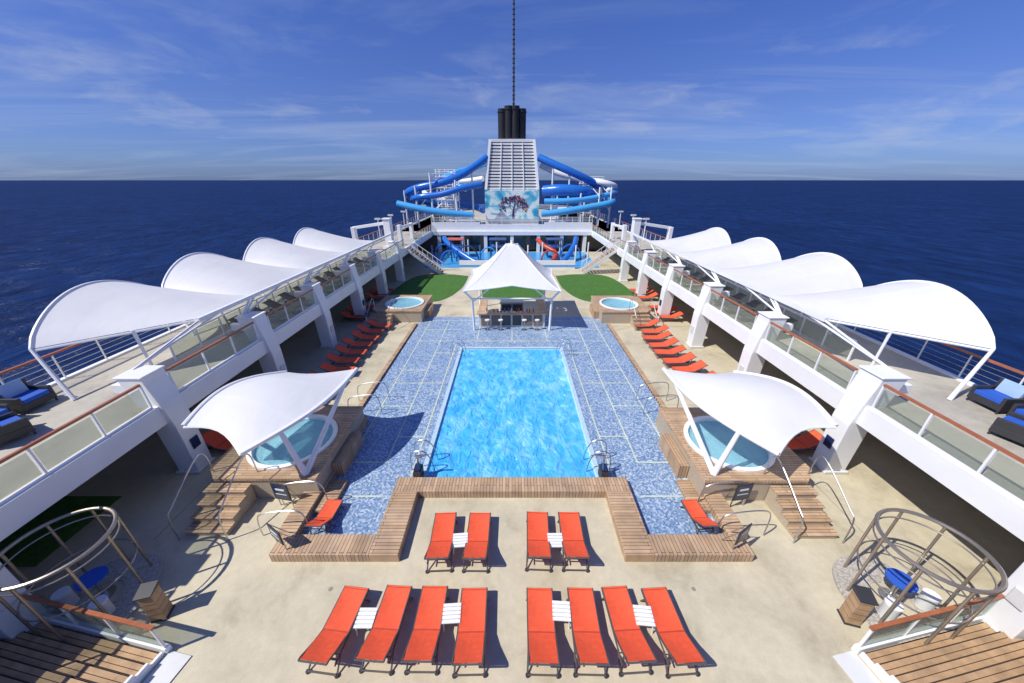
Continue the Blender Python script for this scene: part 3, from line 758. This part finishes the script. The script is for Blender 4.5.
def mast():
    m=M(); m.tube([(0,0,3),(0,0,5.6)],.07,WHITE,8); m.box((-.35,-.12,5.55),(.35,.12,5.75),WHITE2); return m
q=None
for sx in(-1,1):
    for y in(45,50,56,63,70,77):
        if q is None: q=mast().build('deck_lamp_post',loc=(sx*16.6,y,0))
        else: inst(q,'deck_lamp_post',(sx*16.6,y,0))
m=M()
for x0,x1,y0,y1,z1 in[(-9,-6,57.5,60,4.2),(6,8.5,57,59.5,4.0),(-4,4,72,78,5.5),(-13,-10,70,74,4.6),(9,13,70,75,5.0)]: m.box((x0,y0,3.004),(x1,y1,z1),WHITE); m.box((x0+.2,y0-.03,3.3),(x1-.2,y0-.003,z1-.3),WINDOW)
m.build('aft_deck_locker',bevel=.03)

# ------------------------------------------------------------ world, sun, camera
d=Vector((.74,.34,-1.0)).normalized()
el=math.asin(-d.z); az=math.atan2(-d.x,-d.y)
W=bpy.data.worlds.new('World'); S.world=W; W.use_nodes=True
nt=W.node_tree; nt.nodes.clear()
out=nt.nodes.new('ShaderNodeOutputWorld'); bg=nt.nodes.new('ShaderNodeBackground'); bg.inputs[1].default_value=.09
sky=nt.nodes.new('ShaderNodeTexSky'); sky.sky_type='NISHITA'; sky.sun_disc=False
sky.sun_elevation=el; sky.sun_rotation=az%(2*math.pi); sky.altitude=20; sky.air_density=1.0; sky.dust_density=.4; sky.ozone_density=3.0
tc=nt.nodes.new('ShaderNodeTexCoord'); sp=nt.nodes.new('ShaderNodeSeparateXYZ'); nt.links.new(tc.outputs['Generated'],sp.inputs[0])
def mth(op,a,b):
    n=nt.nodes.new('ShaderNodeMath'); n.operation=op
    for i,x in enumerate((a,b)):
        if hasattr(x,'node'): nt.links.new(x,n.inputs[i])
        else: n.inputs[i].default_value=x
    return n.outputs[0]
tint=ramp(nt,sp.outputs[2],[(0,(.34,.50,1.12)),(.04,(.40,.56,1.15)),(.14,(.50,.60,1.12)),(.45,(.50,.70,1.42))])
c=mixc(nt,sky.outputs[0],tint.outputs['Color'],1.0,'MULTIPLY')
zz=mth('ADD',mth('MAXIMUM',sp.outputs[2],0),.06)
cb=nt.nodes.new('ShaderNodeCombineXYZ'); nt.links.new(mth('DIVIDE',sp.outputs[0],zz),cb.inputs[0]); nt.links.new(mth('DIVIDE',sp.outputs[1],zz),cb.inputs[1])
mp=nt.nodes.new('ShaderNodeMapping'); nt.links.new(cb.outputs[0],mp.inputs[0]); mp.inputs['Scale'].default_value=(.35,1.1,1); mp.inputs['Rotation'].default_value=(0,0,R(-28))
n1=noise(nt,mp.outputs[0],.55,7,.62,.9)
r1=ramp(nt,n1.outputs['Fac'],[(.46,(0,0,0)),(.80,(.55,.55,.55))])
c=mixc(nt,c,(4.8,5.8,8.0),r1.outputs['Color'])
# low puffs near the horizon
mp2=nt.nodes.new('ShaderNodeMapping'); nt.links.new(tc.outputs['Generated'],mp2.inputs[0]); mp2.inputs['Scale'].default_value=(3,3,11)
n4=noise(nt,mp2.outputs[0],1.6,6,.6,.3)
r4=ramp(nt,n4.outputs['Fac'],[(.56,(0,0,0)),(.74,(.5,.5,.5))])
band=ramp(nt,sp.outputs[2],[(.02,(0,0,0)),(.08,(1,1,1)),(.2,(.6,.6,.6)),(.3,(0,0,0))])
c=mixc(nt,c,(5.6,6.3,7.8),mixc(nt,r4.outputs['Color'],band.outputs['Color'],1.0,'MULTIPLY'))
nt.links.new(c,bg.inputs[0]); nt.links.new(bg.outputs[0],out.inputs[0])
sl=bpy.data.lights.new('sun','SUN'); sl.energy=5.0; sl.angle=R(.5); sl.color=(1,.95,.86)
so=bpy.data.objects.new('sun',sl); S.collection.objects.link(so); so.rotation_euler=d.to_track_quat('-Z','Y').to_euler()
cam=bpy.data.cameras.new('camera'); co=bpy.data.objects.new('camera',cam); S.collection.objects.link(co)
cam.lens=345*36/1024; cam.sensor_width=36; cam.clip_end=120000; cam.clip_start=.1
co.location=(0,0,10); co.rotation_euler=(R(90)-math.atan(161.5/345),0,0)
S.camera=co
